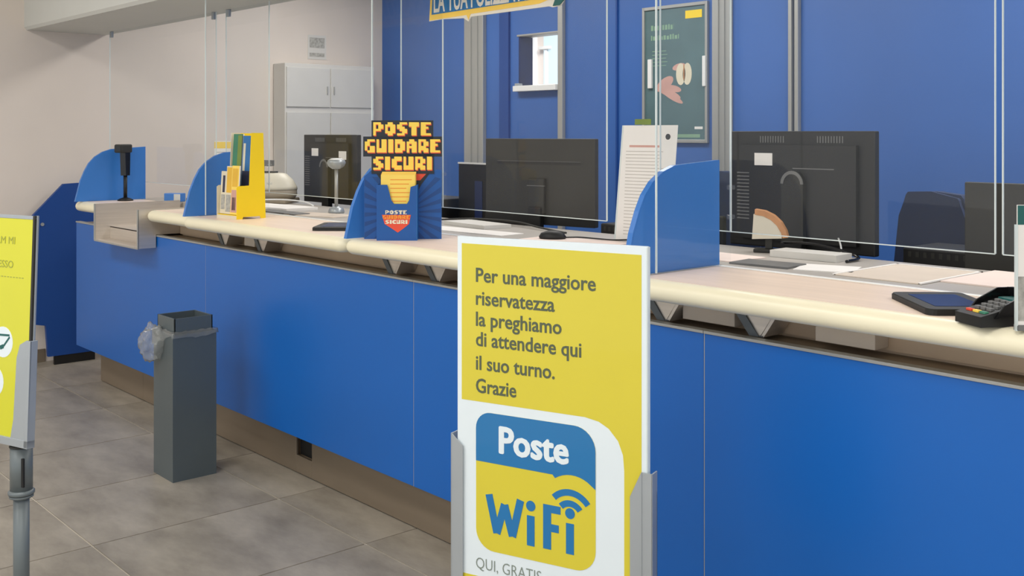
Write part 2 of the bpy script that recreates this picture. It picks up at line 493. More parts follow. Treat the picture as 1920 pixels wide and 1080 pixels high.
DIV = [-6.37, -4.89, -3.46, -2.03, -.6]
worktop(-6.46, -6.062, 'short stub of pale worktop at the far left end, left of the steel tray', 2.222)
worktop(-5.428, -4.912, 'short pale worktop between the steel tray and the yellow leaflet holder booth', 2.232)
worktop(-4.905, -3.487, 'pale beech worktop carrying the yellow leaflet holder')
worktop(-3.475, -2.057, 'pale beech worktop carrying the blue and yellow card display')
worktop(-2.045, -.627, 'nearest pale beech worktop carrying the black card terminal')
worktop(-.615, .80, 'pale beech worktop past the right edge beyond the card terminal')
gs = thing('staff_shelf', 'long grey staff side shelf running behind the pale worktops', 'shelf', (-2.2, 2.9, 1.04), world=True)
MB().box(-6.6, -6.06, 2.648, 3.16, 1.04, 1.0922, .002).box(-6.06, -5.43, 2.72, 3.16, 1.04, 1.0922, .002).box(-5.43, 2.2, 2.648, 3.16, 1.04, 1.0922, .002).build('shelf_board', 'shelf', gs)
MB().box(-5.4, 2.2, 2.628, 2.647, 1.04, 1.096, .002).build('joint_strip', 'white', gs)

# steel tray
tr = thing('steel_pass_tray', 'open brushed steel pass-through tray hung between two worktops', 'tray', (-5.745, 2.4, .9), world=True)
MB().box(-6.054, -6.046, 2.2, 2.294, .90, 1.104).box(-6.054, -6.046, 2.294, 2.70, .968, 1.104).build('side_plate', 'steel', tr)
MB().box(-5.442, -5.434, 2.2, 2.294, .90, 1.104).box(-5.442, -5.434, 2.294, 2.70, .968, 1.104).build('side_plate', 'steel', tr)
MB().box(-6.046, -5.442, 2.2, 2.29, .90, .906, .001).build('base_plate', 'steel', tr)
MB().box(-6.046, -5.442, 2.285, 2.29, .906, .974, .001).box(-6.046, -5.442, 2.285, 2.70, .968, .974, .001).build('tray_step', 'steel', tr)
MB().box(-6.054, -6.044, 2.195, 2.203, .9, 1.104, .001).box(-5.444, -5.434, 2.195, 2.203, .9, 1.104, .001).box(-6.05, -5.436, 2.195, 2.202, .896, .904, .001).build('front_lip', 'alu', tr)

# blue dividers
for i, X in enumerate(DIV[:4]):
    lab = ['farthest left blue curved privacy divider beside the black scanner',
           'blue curved privacy divider behind the yellow leaflet holder',
           'blue curved privacy divider mostly hidden behind the card display',
           'nearest blue curved privacy divider right of the white notice stand'][i]
    d = thing('privacy_divider', lab, 'divider', (X, 2.42, 1.1), group='blue counter dividers')
    if i == 0:
        prof = [(-.22, 0), (-.205, .06), (-.19, .12), (-.165, .18), (-.14, .225), (-.105, .262), (-.06, .29), (-.01, .306), (.05, .31), (.2, .319), (.2, 0)]
        pb = MB().prism(prof, 'x', -.009, .009).build('panel', 'divblue', d)
        MB().prism([(p[0] + (.004 if k < 9 else -.004), p[1] - (.004 if k < 10 and k > 0 else 0)) for k, p in enumerate(prof)][::1], 'x', .009, .0095).build('face_film', 'divblue', pb)
        MB().box(.0095, .03, -.15, .19, 0, .003, .001).build('foot_plate', 'acrylic', d)
        base = d
    else:
        for ch in base.children:
            c = ch.copy(); C.objects.link(c); c.parent = d
            for g in ch.children: q = g.copy(); C.objects.link(q); q.parent = c

# hanging acrylic screens
def sheet(x0, x1, label, z0=1.2):
    t = thing('acrylic_screen', label, 'screen', ((x0 + x1) / 2, 2.66, z0), world=True, group='hanging clear screens')
    MB().box(x0, x1, 2.658, 2.661, z0, 2.17).build('sheet', 'plexi', t)
    e = MB().box(x0 - .002, x0 + .001, 2.657, 2.662, z0, 2.17).build('polished_edge', 'edge', t)
    MB().box(x1 - .001, x1 + .002, 2.657, 2.662, z0, 2.17).build('polished_edge', 'edge', t)
    MB().box(x0, x1, 2.657, 2.662, z0 - .002, z0 + .0005).build('polished_edge', 'edge', t)
    for x in (x0 + .03, x1 - .03):
        MB().box(x - .012, x + .012, 2.651, 2.668, 2.13, 2.17, .002).build('hanging_clip', 'silver', t)
    return t


sheet(-7.04, -5.49, 'far left clear hanging screen above the steel tray')
sheet(-5.37, -3.96, 'clear hanging screen behind the yellow leaflet holder')
sheet(-3.74, -2.53, 'clear hanging screen behind the banner and the wide black monitor')
sheet(-2.29, -1.20, 'clear hanging screen in front of the labelled black monitor')
sheet(-1.18, .20, 'nearest clear hanging screen at the right edge of the picture')
for X, lab in ((-4.86, 'clear side screen hanging beside the yellow leaflet holder'), (-3.425, 'clear side screen hanging over the card display booth'), (-1.995, 'clear side screen standing against the nearest blue divider')):
    t = thing('side_screen', lab, 'screen', (X, 2.47, 1.104), world=True, group='clear side screens')
    MB().box(X - .0015, X + .0015, 2.30, 2.64, 1.104, 2.17).build('sheet', 'plexi', t)
    MB().box(X - .0025, X + .0025, 2.297, 2.301, 1.104, 2.17).build('polished_edge', 'edge', t)
    MB().box(X - .0025, X + .0025, 2.639, 2.643, 1.2, 2.17).build('polished_edge', 'edge', t)
    for z in (1.24, 1.33):
        MB().box(X - .006, X + .006, 2.63, 2.655, z, z + .012, .001).build('clip', 'acrylic', t)

# end panel at the far left
ep = MB().prism([(2.487, 1.174), (2.395, 1.170), (2.205, .973), (2.215, .275), (2.285, .26), (2.30, .058), (2.62, .058), (2.62, 1.174)], 'x', -7.17, -7.14)
e = thing('end_panel', 'dark blue end panel with cut corner standing by the far left wall', 'panel', (-7.155, 2.4, 0), world=True)
ep.build('panel', 'bluedark', e)
MB().cone((-7.14, 2.262, .915), (-7.134, 2.262, .915), .011).build('screw_cap', 'silver', e)
MB().box(-7.165, -7.145, 2.34, 2.60, 0, .058).build('foot', 'black', e)
# ------------------------------------------------------------------ front sign
SX, SY, SR = -2.0528, 1.6286, math.atan2(1.794 - 1.6286, -1.5809 + 2.0528)
sg = thing('queue_sign_stand', 'nearest yellow and white privacy notice sign in a silver holder stand', 'sign', (SX, SY, 0), rotz=SR)
MB().box(0, .5, .004, .009, .36, 1.248, .001).build('backing_sheet', 'signwhite', sg)
MB().box(0.0, .5, .0105, .0125, .36, 1.246, .0005).box(.0, .498, .014, .016, .36, 1.244).build('spare_poster', 'signwhite', sg)
MB().box(.4965, .499, -.001, .016, .36, 1.246).build('clear_cover_edge', 'edge', sg)
pr = MB().box(.0, .4995, 0, .004, .36, 1.248, .0005).build('poster', 'signwhite', sg)
MB().prism([(.0123, 1.2315), (.4847, 1.2285), (.4847, .36), (.443, .36), (.443, .74), (.44, .775), (.428, .805), (.405, .83), (.38, .843), (.345, .849), (.0123, .850)], 'y', -.0005, 0).build('yellow_field', 'yellow', pr)
MB().box(.0123, .443, -.0005, 0, .36, .4262).build('yellow_band', 'yellow', pr)
for body, x1, zb in (('Per una maggiore', .3723, 1.1402), ('riservatezza', .2672, 1.0845), ('la preghiamo', .2852, 1.0335), ('di attendere qui', .336, .985), ('il suo turno.', .2672, .9275), ('Grazie', .1647, .872)):
    lettering(body, .0535, x1, zb, .0335, -.0005, pr, 'textgrey', .008, fat=.0004)
# blue-over-yellow square badge
MB().prism(rrect(.0535, .3723, .4935, .826, (.05, .05, .055, .04)), 'y', -.0008, 0).build('badge', 'yellow', pr)
top = rrect(.0535, .3723, .70, .826, (0, 0, .055, .04))
arcs = [(.3723, .699)] + [(.3128 + .079 * math.cos(a), .6315 + .079 * math.sin(a)) for a in [math.radians(v) for v in range(60, 125, 8)]]
outline = [(.0535, .7065)] + [p for p in top if p[1] > .72][::1]
# order: start bottom-left, then right side up, over the top, back to the left
ur = [p for p in rrect(.0535, .3723, .70, .826, (0, 0, .055, .04)) if p[1] > .705]
right_top = [p for p in ur if p[0] > .2]; left_top = [p for p in ur if p[0] <= .2]
MB().prism([(.0535, .7065), (.262, .7045)] + arcs[::-1][:-1] + [(.3723, .686)] + right_top + left_top, 'y', -.0014, -.0008).build('badge_top', 'signblue', pr)
lettering('Poste', .1208, .3018, .735, .061, -.0014, pr, 'signwhite', .0, fat=.0032)
for r0, r1 in ((.040, .0252), (.0655, .0505)):
    aa = [math.radians(v) for v in range(38, 143, 7)]
    cx, cz = .3075, .6115
    MB().prism([(cx + (r0) * math.cos(a), cz + (r0) * math.sin(a)) for a in aa] + [(cx + r1 * math.cos(a), cz + r1 * math.sin(a)) for a in aa[::-1]], 'y', -.0016, -.0008).build('signal_arc', 'signblue', pr)
# WiFi word drawn as strokes: W, i, F, i
def stroke(mb, p, q, wd, y0=-.0016, y1=-.0008):
    p = Vector(p); q = Vector(q); d = (q - p).normalized(); n = Vector((-d.y, d.x)) * wd / 2
    mb.prism([tuple(p + n), tuple(q + n), tuple(q - n), tuple(p - n)], 'y', y0, y1)


wm = MB()
Wp = [(.090, .630), (.112, .540), (.1335, .612), (.155, .540), (.177, .630)]
for k, (p, q) in enumerate(zip(Wp, Wp[1:])): stroke(wm, p, q, .0195, -.0016 - .0001 * k)
wm.build('letter_w', 'signblue', pr)
for x in (.2045, .3075):
    mb = MB().box(x - .0102, x + .0102, -.0016, -.0008, .527, .598)
    mb.prism([(x + .0125 * math.cos(2 * PI * k / 16), .621 + .0125 * math.sin(2 * PI * k / 16)) for k in range(16)], 'y', -.0016, -.0008)
    mb.build('letter_i', 'signblue', pr)
MB().prism([(.2375, .528), (.2585, .528), (.2585, .570), (.2785, .570), (.2785, .588), (.2585, .588), (.2585, .614), (.283, .614), (.283, .632), (.2375, .632)], 'y', -.0016, -.0008).build('letter_f', 'signblue', pr)
lettering('QUI, GRATIS', .0535, .232, .4455, .026, -.0005, pr, 'textfaint', -.012)
# holder
for x0, x1, pts in ((-.0155, .0185, [(-.0155, .33), (.0185, .33), (.0185, .737), (-.0155, .765)]), (.4591, .5127, [(.4591, .33), (.5127, .33), (.5127, .745), (.486, .745), (.4591, .687)])):
    MB().prism(pts, 'y', -.006, -.0035).build('front_clamp', 'silver', sg)
MB().box(-.0155, -.012, -.006, .024, .33, .765, .001).build('side_channel', 'silver', sg)
MB().box(.5095, .513, -.006, .024, .33, .745, .001).box(.486, .488, -.0075, -.006, .33, .745).build('side_channel', 'silver', sg)
MB().box(-.0155, .513, .018, .024, .33, .70, .001).box(-.0155, .513, -.006, .024, .31, .36, .002).build('lower_tray', 'silver', sg)
MB().cone((.25, .03, .30), (.25, .03, .34), .03).cone((.25, .03, .02), (.25, .03, .31), .022).build('pole', 'stand', sg)
MB().lathe([(.17, 0), (.17, .008), (.15, .014), (.03, .022)], (.25, .03, 0), 32).build('base', 'stand', sg)

# ------------------------------------------------------------------ left sign (only its right edge is in view)
d_ = Vector((1.5809 - 2.0528, 0))
LX, LY = -3.2569, .9913
ux, uy = (s_ := math.cos(SR)), math.sin(SR)
ls = thing('leaning_sign_stand', 'yellow notice sign cut off at the left edge on a grey pole', 'sign', (LX - .5 * ux, LY - .5 * uy, 0), rotz=SR)
Tm = Matrix.Translation((0, 0, .5834)) @ Matrix.Rotation(math.radians(-2.1), 4, 'X') @ Matrix.Translation((0, 0, -.5834))


def tilt(o):
    o.data.transform(Tm); return o


lp = tilt(MB().box(0, .498, 0, .005, .60, 1.256, .0008).build('poster', 'yellowg', ls))
tilt(MB().box(-.002, .5, -.001, .006, 1.2475, 1.258, .0008).build('frame_top', 'silver', ls))
tilt(MB().box(.4915, .5, -.0015, .008, .88, 1.2585, .001).build('frame_side', 'charcoal', ls))
tilt(MB().box(.4915, .503, .0055, .012, .60, 1.2585, .001).build('frame_back', 'silver', ls))
tilt(MB().prism([(.425, .6036), (.5035, .60), (.5035, .895), (.485, .895), (.455, .88), (.442, .84), (.436, .66)], 'y', -.004, -.0012).build('side_clamp', 'silver', ls))
tilt(MB().box(.488, .5035, -.006, .02, .585, .895, .001).build('side_channel', 'silver', ls))
tilt(MB().box(-.01, .5035, -.006, .02, .583, .606, .001).build('lower_tray', 'silver', ls))
for body, x0, x1, z in (('INFORM MI', .25, .413, 1.172), ('ACCESSO', .27, .408, 1.101)):
    tilt(lettering(body, x0, x1, z, .021, -.0003, lp, 'olivefaint', 0))
dm = MB()
for k in range(12): dm.box(.30 + k * .0135, .308 + k * .0135, -.0005, 0, 1.0725, 1.0755)
tilt(dm.build('dotted_rule', 'olivefaint', lp))
for (x, z, r) in ((.372, .880, .0455), (.335, .76, .046)):
    tilt(MB().prism([(x + r * math.cos(2 * PI * k / 24), z + r * math.sin(2 * PI * k / 24)) for k in range(24)], 'y', -.0005, 0).build('white_disc', 'signwhite', lp))
mb = MB(); stroke(mb, (.36, .862), (.376, .868), .012, -.0012, -.0005); stroke(mb, (.376, .868), (.403, .897), .006, -.0012, -.0005); stroke(mb, (.352, .90), (.402, .902), .006, -.0012, -.0005)
tilt(mb.build('pictogram', 'teal', lp))
# pole
px, py = .43, .03
MB().cone((px, py, .44), (px, py, .575), .0315, n=28).build('upper_sleeve', 'stand', ls)
MB().lathe([(.0315, 0), (.037, .004), (.037, .012), (.0315, .016)], (px, py, .43), 28).lathe([(.02, 0), (.034, .006), (.034, .012)], (px, py, .418), 28).build('collar', 'stand', ls)
MB().lathe([(.0335, 0), (.034, .003), (.028, .006)], (px, py, .573), 28).build('sleeve_cap', 'charcoal', ls)
mb = MB().box(px + .024, px + .034, py - .019, py - .013, .46, .545, .001)
mb.build('slot_strip', 'black', ls)
MB().cone((px, py, .02), (px, py, .43), .0225, n=28).build('lower_pole', 'stand', ls)
MB().lathe([(.17, 0), (.17, .008), (.15, .014), (.03, .022)], (px, py, 0), 32).build('base', 'stand', ls)
tilt(MB().box(px - .03, px + .03, .02, .05, .57, .62, .002).build('joint_block', 'stand', ls))

# ------------------------------------------------------------------ waste bin and bag
bn = thing('waste_bin', 'tall square dark grey metal waste bin before the counter', 'bin', (-4.495, 2.03, 0))
bnr = MB()
W_ = .1
bnr.box(-W_ + .004, W_ - .004, -W_ + .004, W_ - .004, .001, .02)
for (a, b_, c_, d2) in ((-W_, W_, -W_, -W_ + .004), (-W_, W_, W_ - .004, W_), (-W_, -W_ + .004, -W_ + .004, W_ - .004), (W_ - .004, W_, -W_ + .004, W_ - .004)):
    bnr.box(a, b_, c_, d2, .0, .635)
bnr.build('body', 'bin', bn)
f_ = MB(); w2 = .088
for (a, b_, c_, d2) in ((-w2, w2, -w2, -w2 + .006), (-w2, w2, w2 - .006, w2), (-w2, -w2 + .006, -w2, w2), (w2 - .006, w2, -w2, w2)):
    f_.box(a, b_, c_, d2, .58, .70, .001)
f_.build('inner_frame', 'bin', bn)
MB().box(-w2 + .006, w2 - .006, -w2 + .006, w2 - .006, .58, .60).build('dark_inside', 'black', bn)
# bag
bag = thing('bin_liner', 'crumpled clear plastic bag bulging over the waste bin corner', 'bag', (-4.55, 1.91, .555))
mb = MB(); t = bmesh.new(); bmesh.ops.create_icosphere(t, subdivisions=4, radius=1)
from mathutils import noise as NZ
for v in t.verts:
    n = v.co.normalized(); p = n * 2.3
    k = 1 + .30 * NZ.noise(p) + .18 * NZ.noise(p * 2.7) + .08 * abs(NZ.noise(p * 6))
    wz = .062 + .0 * n.z
    v.co = Vector((n.x * .068 * k, n.y * .055 * k, .03 + n.z * wz * 1.25 * k * (1.05 if n.z < 0 else .95)))
for f in t.faces: f.smooth = True
mb._add(t); mb.build('bulge', 'bag', bag)
mb = MB(); ring = []
for side in range(4):
    for k in range(14):
        u = k / 14; q = .106
        c = [(-q + 2 * q * u, -q), (q, -q + 2 * q * u), (q - 2 * q * u, q), (-q, q - 2 * q * u)][side]
        ring.append(c)
lo = []; hi = []; inn = []
for i, (x, y) in enumerate(ring):
    wv = .012 * NZ.noise(Vector((i * .55, 0, 3))) + .018 * NZ.noise(Vector((i * .2, 4, 0)))
    drop = .618 + wv * .6 - (.05 if (x < -.05 and y < 0) else 0)
    if y < -.1 and x > -.06 and x < .1: drop = .60 + .03 * x / .1 + wv * .6
    k = 1 + .05 * NZ.noise(Vector((i * .9, 2, 0)))
    lo.append(mb.bm.verts.new((x * k + .055, y * k + .12, drop - .555)))
    hi.append(mb.bm.verts.new((x * .99 + .055, y * .99 + .12, .642 + .01 * NZ.noise(Vector((i * .7, 1, 1))) - .555)))
    inn.append(mb.bm.verts.new((x * .86 + .055, y * .86 + .12, .644 + .01 * NZ.noise(Vector((i * .7, 1, 5))) - .555)))
n = len(ring)
for i in range(n):
    j = (i + 1) % n
    for a, b_ in ((lo, hi), (hi, inn)):
        f = mb.bm.faces.new([a[i], a[j], b_[j], b_[i]]); f.smooth = True
mb.build('skirt', 'bag', bag)

# ------------------------------------------------------------------ yellow leaflet holder
yh = thing('leaflet_holder', 'tall bright yellow card leaflet holder on the worktop', 'holder', (-4.64, 2.30, 1.1), rotz=math.radians(4))
hw = .088
for s2 in (-1, 1):
    x = s2 * hw
    MB().prism([(0, 0), (0, .148), (.010, .154), (.066, .156), (.078, .402), (.142, .402), (.155, .0), (.128, .0), (.124, .010), (.034, .010), (.03, 0)], 'x', x - .0015, x + .0015).build('side_panel', 'holder' if s2 > 0 else 'leafcream', yh)
MB().box(-hw, hw, .0, .002, 0, .016).build('front_panel', 'leafcream', yh)
MB().prism([(.120, .02), (.123, .02), (.130, .40), (.127, .40)], 'x', -hw, hw).build('back_panel', 'holder', yh)
MB().box(-hw, hw, .003, .060, .015, .019).build('pocket_floor', 'holder', yh)
MB().box(-hw, hw, .060, .063, .02, .15).box(-hw, hw, .063, .121, .148, .151).build('middle_wall', 'holder', yh)


def leaflet(loc, wd, ht, mcover, label, tilt_=-.06, extra=None, rz=0):
    t = thing('leaflet', label, 'leaflet', loc, rotz=math.radians(4 + rz), group='leaflets in the yellow holder', rotx=tilt_)
    MB().box(-wd / 2, wd / 2, 0, .006, 0, ht).build('pages', 'paper', t)
    c = MB().box(-wd / 2, wd / 2, -.0008, 0, 0, ht).build('cover', mcover, t)
    if extra:
        for (x0, x1, z0, z1, mm) in extra: MB().box(x0, x1, -.0014, -.0008, z0, z1).build('print_block', mm, c)
    return t


hx, hy, hz = -4.64, 2.30, 1.1
leaflet((hx - .044, hy + .070, hz + .153), .084, .244, 'leafgreen', 'green leaflet in the upper left pocket of the yellow holder', extra=[(.0, .036, .01, .238, 'leafolive'), (.036, .041, .0, .236, 'leafnavy')])
leaflet((hx + .042, hy + .076, hz + .153), .082, .236, 'leafblue', 'blue leaflet in the upper right pocket of the yellow holder', extra=[(-.034, -.016, .07, .2, 'leafcream'), (-.037, .038, 0, .07, 'leafnavy'), (.030, .036, .02, .22, 'leafcream')])
leaflet((hx - .060, hy + .008, hz + .021), .050, .200, 'leafcream', 'cream leaflet with a dark figure at lower left of the yellow holder', extra=[(-.008, .012, .10, .18, 'leafnavy'), (-.016, .018, .02, .09, 'greycard')])
leaflet((hx - .008, hy + .009, hz + .021), .050, .225, 'leafcream', 'golden leaflet in the lower middle pocket of the yellow holder', extra=[(-.020, .023, .10, .22, 'leafgold'), (-.020, .022, .01, .09, 'greycard')])
leaflet((hx + .051, hy + .010, hz + .021), .062, .228, 'leafyellow', 'yellow leaflet with brown and purple picture at lower right of the holder', extra=[(-.025, .022, .13, .215, 'leafgold'), (-.027, .027, .01, .115, 'skin'), (-.018, .014, .02, .08, 'leafnavy')])

# ------------------------------------------------------------------ blue cardboard display
dr = math.atan2(2.4641 - 2.2442, -3.213 + 3.4065)
cd = thing('card_display', 'blue cardboard counter display with yellow pixel letters reading POSTE GUIDARE SICURI', 'display', (-3.4065 + .004, 2.2442 + .004, 1.1), rotz=dr)
bd = MB().prism([(0, 0), (.293, 0), (.293, .262), (.262, .262), (.262, .316), (.291, .316), (.291, .386), (.259, .386), (.259, .447), (.03, .447), (.03, .386), (0, .386), (0, .316), (.03, .316), (.03, .262), (.0, .236)], 'y', 0, .004).build('board', 'pack', cd)
ry = MB(); c0 = Vector((.146, .10))
for k in range(26):
    a = math.radians(k * 360 / 26); a2 = a + math.radians(6.2)
    pts = [c0]
    out_ = []
    for ang in (a, a2):
        d = Vector((math.cos(ang), math.sin(ang))); ts = []
        if d.x > 1e-6: ts.append((.291 - c0.x) / d.x)
        if d.x < -1e-6: ts.append((.002 - c0.x) / d.x)
        if d.y > 1e-6: ts.append((.235 - c0.y) / d.y)
        if d.y < -1e-6: ts.append((.002 - c0.y) / d.y)
        out_.append(c0 + d * min(ts))
    ry.prism([tuple(c0 + (out_[0] - c0) * .2), tuple(out_[0]), tuple(out_[1])], 'y', -.0004, 0)
ry.build('ray_print', 'packdark', bd)
MB().prism([(.035, .264), (.26, .264), (.215, .205), (.20, .17), (.09, .17), (.075, .205)], 'y', -.0012, -.0004).build('dark_point', 'outline', bd)
MB().prism([(.05, .262), (.25, .262), (.212, .222), (.085, .222)], 'y', -.0018, -.0012).build('red_shadow', 'letterred', bd)
ol = MB().box(.028, .262, -.0035, 0, .378, .449).box(-.003, .295, -.0035, 0, .312, .388).box(.028, .265, -.0035, 0, .247, .322)
ol.build('letter_backing', 'outline', bd)
GL = {'P': ('1110', '1011', '1011', '1110', '1000', '1000'), 'O': ('0110', '1111', '1011', '1011', '1111', '0110'), 'S': ('0111', '1100', '1110', '0111', '0011', '1110'),
      'T': ('1111', '1111', '0110', '0110', '0110', '0110'), 'E': ('1111', '1100', '1110', '1100', '1100', '1111'), 'G': ('0111', '1100', '1100', '1011', '1011', '0111'),
      'U': ('1011', '1011', '1011', '1011', '1111', '1111'), 'I': ('11',) * 6, 'D': ('1110', '1111', '1011', '1011', '1111', '1110'),
      'A': ('0110', '1111', '1011', '1111', '1011', '1011'), 'R': ('1110', '1011', '1011', '1110', '1111', '1011'), 'C': ('0111', '1111', '1100', '1100', '1111', '0111')}


def pixel_word(word, x0, x1, z0, z1, y, parent, m, mshade=None, d=.0008, sh=.0035):
    cols = sum(len(GL[c][0]) for c in word) + .7 * (len(word) - 1)
    cw = (x1 - x0) / cols; chh = (z1 - z0) / 6; x = x0
    for c in word:
        g = GL[c]; mb = MB(); ms = MB()
        for r_, row in enumerate(g):
            for q_, v in enumerate(row):
                if v == '1':
                    a = (x + q_ * cw, x + (q_ + 1) * cw, z1 - (r_ + 1) * chh, z1 - r_ * chh)
                    mb.box(a[0], a[1], y - d, y, a[2], a[3])
                    if mshade: ms.box(a[0] + sh * .6, a[1] + sh * .6, y - d * .5, y, a[2] - sh, a[3] - sh)
        l = mb.build('letter_' + c.lower(), m, parent)
        if mshade: ms.build('letter_shade', mshade, parent)
        x += (len(g[0]) + .7) * cw


for body, x0, x1, z0_ in (('POSTE', .035, .253, .392), ('GUIDARE', .003, .288, .3275), ('SICURI', .035, .257, .262)):
    pixel_word(body, x0, x1, z0_, z0_ + .05, -.0035, bd, 'letter', 'letterred')
pk = MB().prism([(.055, 0), (.206, 0), (.206, .208), (.182, .200), (.176, .15), (.168, .137), (.12, .137), (.110, .15), (.095, .208), (.055, .208)], 'y', -.062, -.060)
pk.box(.055, .057, -.06, 0, 0, .208).box(.204, .206, -.06, 0, 0, .208).box(.057, .204, -.06, 0, 0, .003)
pk = pk.build('pocket', 'pack', cd)
MB().box(.2045, .2065, -.0625, -.0605, 0, .208).build('pocket_corner', 'leafblue', pk)
for body, x0, x1, zb, mm in (('POSTE', .088, .168, .0985, 'leafcream'), ('GUIDARE', .078, .18, .0805, 'orange'), ('SICURI', .088, .17, .0625, 'leafcream')):
    pixel_word(body, x0, x1, zb, zb + .0145, -.0630, pk, mm)
MB().prism([(.075, .096), (.183, .096), (.176, .062), (.155, .045), (.134, .030), (.112, .045), (.085, .062)], 'y', -.0628, -.062).build('heart_print', 'letterred', pk)
for k in range(5):
    t = thing('display_leaflet', 'yellow leaflet stacked in the pocket of the blue card display', 'leaflet', (-3.4065 + .004, 2.2442 + .004, 1.1), rotz=dr, group='yellow leaflets in the card display')
    y0 = -.054 + k * .010
    MB().box(.07, .198, y0, y0 + .008, .004, .245 + .0025 * k).build('pages', 'leafyellow', t)
    if k == 0:
        for q in range(6): MB().box(.105, .185 - .01 * (q % 3), y0 - .0004, y0, .225 - q * .016, .228 - q * .016).build('text_line', 'orange', t)

# ------------------------------------------------------------------ monitors
def monitor(x, y, rz, wd, ht, ztop, label, kind=0, zdesk=.75):
    t = thing('monitor', label, 'monitor', (x, y, zdesk), rotz=rz, group='computer monitors seen from behind')
    zt = ztop - zdesk; zb = zt - ht
    MB().box(-wd / 2, wd / 2, -.012, .018, zb, zt, .004).build('housing', 'charcoal' if kind == 1 else 'black', t)
    MB().box(-wd / 2 + .012, wd / 2 - .012, .018, .0195, zb + .012, zt - .012).build('screen', 'black2', t)
    if kind == 0:
        bk = MB().prism([(-wd / 2 + .06, zb + .03), (wd / 2 - .06, zb + .03), (wd / 2 - .06, zt - .05), (-wd / 2 + .06, zt - .05)], 'y', -.03, -.012).build('rear_shell', 'black', t)
        v = MB()
        for k in range(10):
            v.box(-wd * .27 + k * .011, -wd * .27 + .004 + k * .011, -.0135, -.012, zt - .042, zt - .018)
            v.box(wd * .13 + k * .011, wd * .13 + .004 + k * .011, -.0135, -.012, zt - .042, zt - .018)
        v.build('top_vent', 'grey', t)
        v = MB()
        for k in range(14): v.box(-wd * .42, -wd * .33, -.0315, -.012, zb + .10 + k * .013, zb + .104 + k * .013)
        v.build('side_vent', 'grey', t)
        MB().box(-wd * .29, -wd * .16, -.0312, -.030, zt - .125, zt - .08, .0005).build('label_sticker', 'paper', t)
        # arched stand mount
        a = [(-.045, zb + .03)] + [(-.045 * math.cos(PI * k / 10), zt - .19 + .045 * math.sin(PI * k / 10)) for k in range(11)] + [(.045, zb + .03)]
        MB().prism(a, 'y', -.05, -.03).build('stand_mount', 'charcoal', t)
        a2 = [(-.047 * math.cos(PI * k / 10), zt - .188 + .047 * math.sin(PI * k / 10)) for k in range(11)] + [(.035 * math.cos(PI * k / 10), zt - .188 + .035 * math.sin(PI * k / 10)) for k in range(11)]
        MB().prism(a2, 'y', -.0525, -.05).build('mount_arch', 'grey', t)
        MB().box(-.15 * 0 - .01, wd * .26, -.0315, -.030, zt - .135, zt - .1315).build('seam', 'grey', t)
    elif kind == 1:
        MB().box(-wd * .38, wd * .38, -.0135, -.012, zt - .118, zt - .105).build('groove', 'black', t)
        MB().box(-wd * .38, wd * .38, -.0145, -.013, zt - .104, zt - .1025).build('ridge', 'grey', t)
        MB().box(-.045, .045, -.03, -.012, zb + .05, zt - .18, .004).build('stand_mount', 'charcoal', t)
        MB().box(-.05, .05, -.0315, -.028, zt - .215, zt - .212).build('mount_lip', 'grey', t)
        MB().box(-wd / 2, wd / 2, -.0145, -.012, zb, zb + .04).build('lower_strip', 'black', t)
    MB().box(-.035, .035, -.045, -.012, .012, zb + .08, .004).build('stand_neck', 'black', t)
    MB().box(-.13, .13, -.05, .16, 0, .014, .005).build('stand_base', 'black', t)
    return t


monitor(-5.37, 3.32, 0, .58, .40, 1.492, 'black monitor left of the card display with a white label sticker')
m2 = monitor(-3.56, 3.30, .18, .62, .39, 1.476, 'wide charcoal monitor with a long groove right of the card display', kind=1)
monitor(-2.188, 3.30, 0, .60, .425, 1.508, 'black monitor with vents and sticker right of the nearest divider')
monitor(-1.325, 3.34, .0, .55, .335, 1.345, 'plain charcoal low monitor at the right edge of the picture', kind=2)
m5 = monitor(-4.19, 3.55, -.1, .60, .36, 1.338, 'low dark monitor with blue reflections behind the card display', kind=2)
MB().box(-.30, .0, -.0165, -.008, .5875, .596).build('top_edge', 'white', m5)
MB().box(-.14, -.07, -.014, -.0125, .30, .50).box(-.03, .0, -.014, -.0125, .33, .54).build('painted_reflection', 'navyprint', m5)  # blue reflections painted on as flat navy blocks
mm_ = [c for c in bpy.data.objects if c.name.startswith('monitor') and c.get('label', '').startswith('plain charcoal')][0]
for c in mm_.children:
    if c.name.startswith('housing'): c.data.materials[0] = M['charcoal']
MB().box(-.275, .275, -.0135, -.012, .26, .32).build('lower_strip', 'black', mm_)
MB().box(.13, .21, -.0312, -.030, .60, .648, .0005).build('label_sticker', 'paper', [c for c in bpy.data.objects if c.name == 'monitor'][0])

# lower staff desks
for (x0, x1, lab) in ((-6.2, -4.75, 'low dark staff desk behind the left monitor'), (-4.7, -2.75, 'low dark staff desk under the wide charcoal monitor'), (-2.7, .2, 'low dark staff desk under the right hand monitors')):
    t = thing('staff_desk', lab, 'desk', ((x0 + x1) / 2, 3.5, 0), world=True, group='low staff desks')
    MB().box(x0, x1, 3.17, 3.80, .722, .75, .003).build('desktop', 'charcoal', t)
    for x in (x0 + .02, x1 - .06): MB().box(x, x + .04, 3.2, 3.76, 0, .722, .003).build('leg', 'black', t)
    MB().box(x0 + .06, x1 - .06, 3.2, 3.22, .35, .722).build('modesty_panel', 'black', t)

